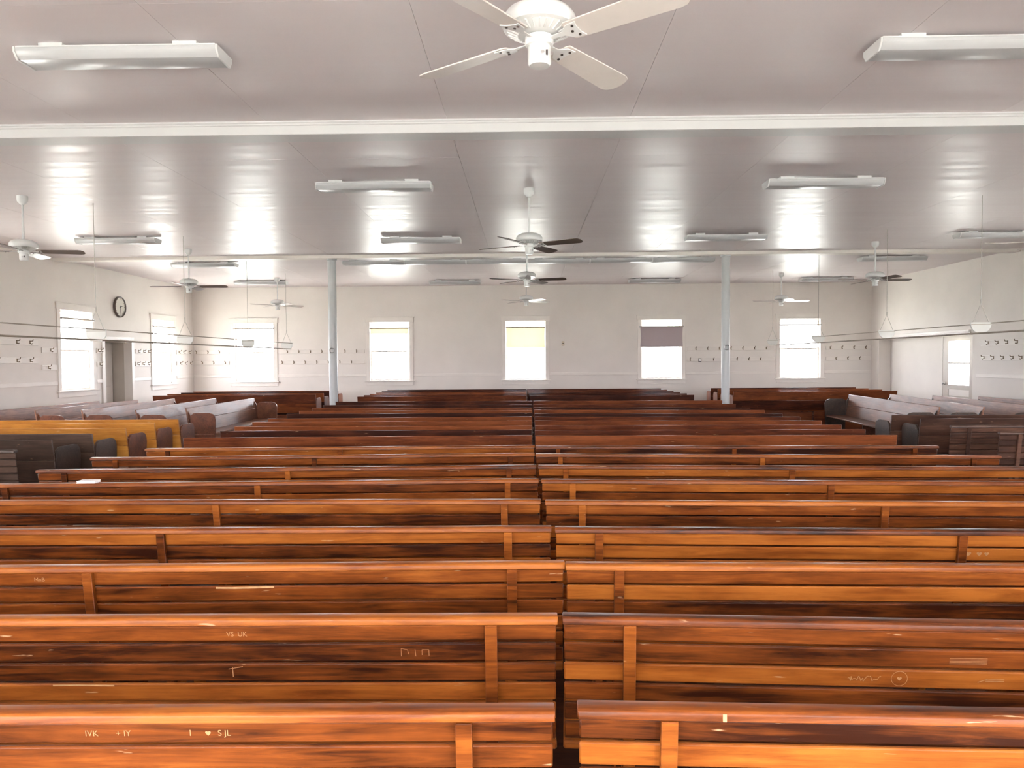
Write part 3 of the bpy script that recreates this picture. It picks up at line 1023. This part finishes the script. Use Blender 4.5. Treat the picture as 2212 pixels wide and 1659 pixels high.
# ---------------------------------------------------------------- hanging hat racks
def rack(x, ysb, y0, y1, octo, label):
    t = thing('hat_rack', label, 'hat rack', (x, 0, 0), 0, 'long hanging hat racks')
    zt, zb = 2.0, 1.845
    if octo:
        poly = [(-0.125, zt), (0.125, zt), (0.125, zt - 0.085), (0.072, zb), (-0.072, zb), (-0.125, zt - 0.085)]
    else:
        poly = [(-0.125, zt), (0.125, zt)] + [(0.125 * math.cos(a), zt - 0.022 - 0.115 * math.sin(a)) for a in [PI * i / 14 for i in range(15)]]
    for y in ysb:
        e = MB().prism(poly, 'y', y - 0.011, y + 0.011).build('end_board', M['rack'], t, 0.002)
        MB().box(-0.12, 0.12, y - 0.0135, y - 0.011, zt - 0.028, zt - 0.022).build('batten', M['rod'], e)
        apex = zt + 0.23
        wm = MB().tube((0, y, apex), (0, y, CH + 0.002), 0.0045, 5).tube((0, y, apex), (0, y, apex + 0.05), 0.008, 6)
        wm.tube((0, y, apex), (-0.10, y, zt - 0.01), 0.0035, 5).tube((0, y, apex), (0.10, y, zt - 0.01), 0.0035, 5)
        wm.build('hanging_wire', M['wire'], t)
    for rx, rz_ in ((0.118, zt - 0.012), (0.085, zb + 0.02), (-0.085, zb + 0.02)):
        MB().tube((rx, y0, rz_), (rx, y1, rz_), 0.007, 6).build('rod', M['rod'], t)


rack(-5.33, [3.7, 6.6, 9.27, 11.72, 14.4, 16.75], 3.6, 16.8, True, 'long hanging hat rack with cut-cornered boards over the clock-side aisle')
rack(5.62, [3.7, 6.6, 9.35, 11.75, 14.45, 17.1], 3.6, 17.15, False, 'long hanging hat rack with half-round boards over the door-side aisle')


# ---------------------------------------------------------------- coat hook rails
def hook_mesh(mat):
    m = MB()
    m.tube((0, 0, 0.018), (0, -0.055, 0.022), 0.0075, 6).tube((0, -0.055, 0.022), (0, -0.062, 0.052), 0.0075, 6)
    m.tube((0, 0, -0.012), (0, -0.035, -0.035), 0.0075, 6).tube((0, -0.035, -0.035), (0, -0.045, -0.018), 0.0075, 6)
    m.box(-0.012, 0.012, -0.006, 0.001, -0.03, 0.03)
    return m.mesh('coat_hook', mat)


HOOK = hook_mesh(M['hook'])


def hook_rail(side, u0, u1, zc_, hooks, label, board=True):
    """Painted board with hooks on a wall; local x runs along the wall, -y into the room."""
    if side == 'B':
        loc, rz, sgn = (0, YB, 0), 0.0, 1
    elif side == 'L':
        loc, rz, sgn = (XL, 0, 0), R(90), 1
    else:
        loc, rz, sgn = (XR, 0, 0), R(-90), -1
    t = thing('hook_rail', label, 'hook rail', loc, rz, 'coat hook rails')
    a, b_ = sorted((sgn * u0, sgn * u1))
    MB().box(a, b_, -0.02, -0.0005, zc_ - 0.05, zc_ + 0.05).build('board', M['trim'], t, 0.004)
    for u in hooks:
        link('coat_hook', HOOK, t, (sgn * u, -0.0205, zc_ + 0.005))


def frange(a, b_, s):
    o = []
    while a <= b_ + 1e-6:
        o.append(a)
        a += s
    return o


UP, LO = 1.835, 1.55
hook_rail('B', XL + 0.02, -7.86, UP, frange(-8.72, -7.95, 0.307), 'upper hook rail on the back wall, in the corner on the clock side')
hook_rail('B', XL + 0.02, -7.86, LO, frange(-8.57, -7.95, 0.307), 'lower hook rail on the back wall, in the corner on the clock side')
hook_rail('B', -6.53, -4.24, UP, frange(-6.29, -4.3, 0.307), 'upper hook rail on the back wall behind the clock-side column')
hook_rail('B', -6.53, -4.24, LO, frange(-6.43, -4.3, 0.307), 'lower hook rail on the back wall behind the clock-side column')
hook_rail('B', 4.28, 6.57, UP, frange(4.51, 6.5, 0.307), 'upper hook rail on the back wall behind the door-side column')
hook_rail('B', 4.28, 6.57, LO, [x for x in frange(4.36, 6.5, 0.307) if abs(x - 4.67) > 0.05], 'lower hook rail on the back wall behind the door-side column')
hook_rail('B', 7.91, XR - 0.02, UP, frange(8.02, 9.0, 0.307), 'upper hook rail on the back wall, in the corner by the bay')
hook_rail('B', 7.91, XR - 0.02, LO, frange(8.17, 9.05, 0.307), 'lower hook rail on the back wall, in the corner by the bay')
hook_rail('L', 16.85, 17.53, UP, [16.97, 17.2, 17.43], 'upper hook rail on the clock wall between doorway and far window')
hook_rail('L', 16.85, 17.53, LO, [16.93, 17.16, 17.4], 'lower hook rail on the clock wall between doorway and far window')
hook_rail('L', 18.86, YB - 0.03, UP, [18.98, 19.25, 19.55], 'upper hook rail on the clock wall, past the far window')
hook_rail('L', 18.86, YB - 0.03, LO, [19.05, 19.32, 19.62], 'lower hook rail on the clock wall, past the far window')
hook_rail('L', 15.32, 15.50, UP, [15.36, 15.46], 'upper short hook rail on the clock wall, beside the doorway casing')
hook_rail('L', 15.32, 15.50, LO, [15.41], 'lower short hook rail on the clock wall, beside the doorway casing')
hook_rail('L', 13.55, 14.0, 1.82, [13.80], 'upper short hook rail on the clock wall, before the window')
hook_rail('L', 13.55, 14.0, 1.50, [13.72], 'lower short hook rail on the clock wall, before the window')
hook_rail('L', 11.0, 13.45, 1.95, [12.87, 13.22, 13.36 - 1.0, 11.9, 11.4], 'upper long hook rail on the clock wall, nearest stretch')
hook_rail('L', 11.0, 13.45, 1.63, [12.87, 13.22, 13.36 - 1.0, 11.9, 11.4], 'lower long hook rail on the clock wall, nearest stretch')
hook_rail('R', 13.5, 15.1, 1.84, [13.7, 13.98, 14.26, 14.55, 14.85], 'upper hook rail on the glazed door wall')
hook_rail('R', 13.5, 15.1, 1.55, [13.85, 14.1, 14.38, 14.68, 14.98], 'lower hook rail on the glazed door wall')

# ---------------------------------------------------------------- wall clock, switch plates
ck = thing('wall_clock', 'round wall clock with yellowed dial and dark rim over the doorway', 'clock', (XL, 16.21, 2.79), R(90))
MB().lathe([(0.215, 0.0005), (0.228, -0.012), (0.228, -0.045), (0.218, -0.056), (0.204, -0.052), (0.204, -0.034)], 40, 'y').build('rim', M['rim'], ck)
dial = MB().lathe([(0.203, -0.030), (0.203, -0.036), (0.0, -0.036)], 40, 'y').build('dial', M['face'], ck)
tk = MB()
for i in range(12):
    a = 2 * PI * i / 12
    c, s = math.sin(a), math.cos(a)
    tk.tube((0.165 * c, -0.0375, 0.165 * s), (0.19 * c, -0.0375, 0.19 * s), 0.0035 if i % 3 else 0.006, 5)
tk.build('hour_marks', M['dark'], dial)


def hand(name, ang, ln, wd):
    a = R(ang)
    c, s = math.sin(a), math.cos(a)
    p = [(-wd * s - 0.03 * c, wd * c - 0.03 * s), (wd * s - 0.03 * c, -wd * c - 0.03 * s), (wd * 0.5 * s + ln * c, -wd * 0.5 * c + ln * s), (-wd * 0.5 * s + ln * c, wd * 0.5 * c + ln * s)]
    MB().prism(p, 'y', -0.046, -0.042).build(name, M['dark'], ck)


hand('hour_hand', 75, 0.10, 0.010)
hand('minute_hand', 178, 0.155, 0.007)

sp = thing('thermostat', 'small tan thermostat on the back wall by the yellow-shaded window', 'thermostat', (1.02, YB, 2.0))
MB().box(-0.035, 0.035, -0.03, 0.0, -0.06, 0.06).build('body', M['ivory'], sp, 0.008)
MB().box(-0.02, 0.02, -0.036, -0.030, -0.012, 0.012).build('dial', M['dark'], sp, 0.004)
sw = thing('switch_box', 'small white switch box among the lower hooks on the back wall', 'switch', (4.61, YB - 0.02, 1.53))
MB().box(-0.035, 0.035, -0.045, -0.0005, -0.045, 0.055).build('box', M['dark'], sw, 0.006)
MB().box(-0.03, 0.03, -0.055, -0.0455, -0.025, 0.045).build('cover', M['paper'], sw, 0.004)
MB().box(-0.006, 0.006, -0.064, -0.0555, 0.002, 0.02).build('toggle', M['ivory'], sw)


# ---------------------------------------------------------------- roller shades in the back windows
def roller(x, ztop, zbot, mat, label, wd=WW, side='B', v=-0.045):
    t = thing('roller_shade', label, 'roller shade', (x, YB, 0) if side == 'B' else (XL, x, 0), 0 if side == 'B' else R(90), 'roller shades')
    MB().tube((-wd / 2 + 0.005, v, ztop), (wd / 2 - 0.005, v, ztop), 0.019, 12).build('roller', M['rod'], t)
    for s in (-1, 1):
        MB().box(s * wd / 2 - 0.012, s * wd / 2 + 0.012, v - 0.016, -0.0195, ztop - 0.02, ztop + 0.02).build('end_bracket', M['steel'], t)
    if zbot < ztop - 0.03:
        n = 8
        vs, fs = [], []
        h = wd / 2 - 0.012
        for i in range(n + 1):
            z_ = ztop - (ztop - zbot) * i / n
            pinch = 0.012 * math.sin(PI * i / n)
            for y_ in (v + 0.018, v + 0.0195):
                vs += [(-h + pinch, y_, z_), (h - pinch, y_, z_)]
        for i in range(n):
            o = i * 4
            fs += [(o, o + 1, o + 5, o + 4), (o + 2, o + 6, o + 7, o + 3), (o, o + 4, o + 6, o + 2), (o + 1, o + 3, o + 7, o + 5)]
        fs += [(0, 2, 3, 1), (n * 4, n * 4 + 1, n * 4 + 3, n * 4 + 2)]
        MB().add(vs, fs).build('shade_cloth', mat, t)
        MB().box(-h + 0.01, h - 0.01, v + 0.014, v + 0.023, zbot - 0.012, zbot + 0.004).build('hem_bar', M['trim'], t)
    return t


roller(back_x[0], 2.455, 2.44, M['shade_cream'], 'roller with its shade rolled up, back window behind the cut-cornered rack board')
roller(back_x[1], 2.435, 2.305, M['shade_cream'], 'cream roller shade barely let down, back window between column and centre')
roller(back_x[2], 2.435, 1.915, M['shade_cream'], 'yellow-cream roller shade half down in the middle back window')
roller(back_x[3], 2.425, 1.90, M['shade_mauve'], 'mauve-grey opaque roller shade half down in the back window', WW + 0.09)
roller(back_x[4], 2.44, 2.42, M['shade_cream'], 'roller with its shade rolled up, back window behind the half-round rack board')
roller(left_y[3], 2.44, 2.42, M['shade_cream'], 'roller with its shade rolled up, clock wall window before the doorway', side='L')
roller(left_y[4], 2.44, 2.42, M['shade_cream'], 'roller with its shade rolled up, clock wall window past the doorway', side='L')
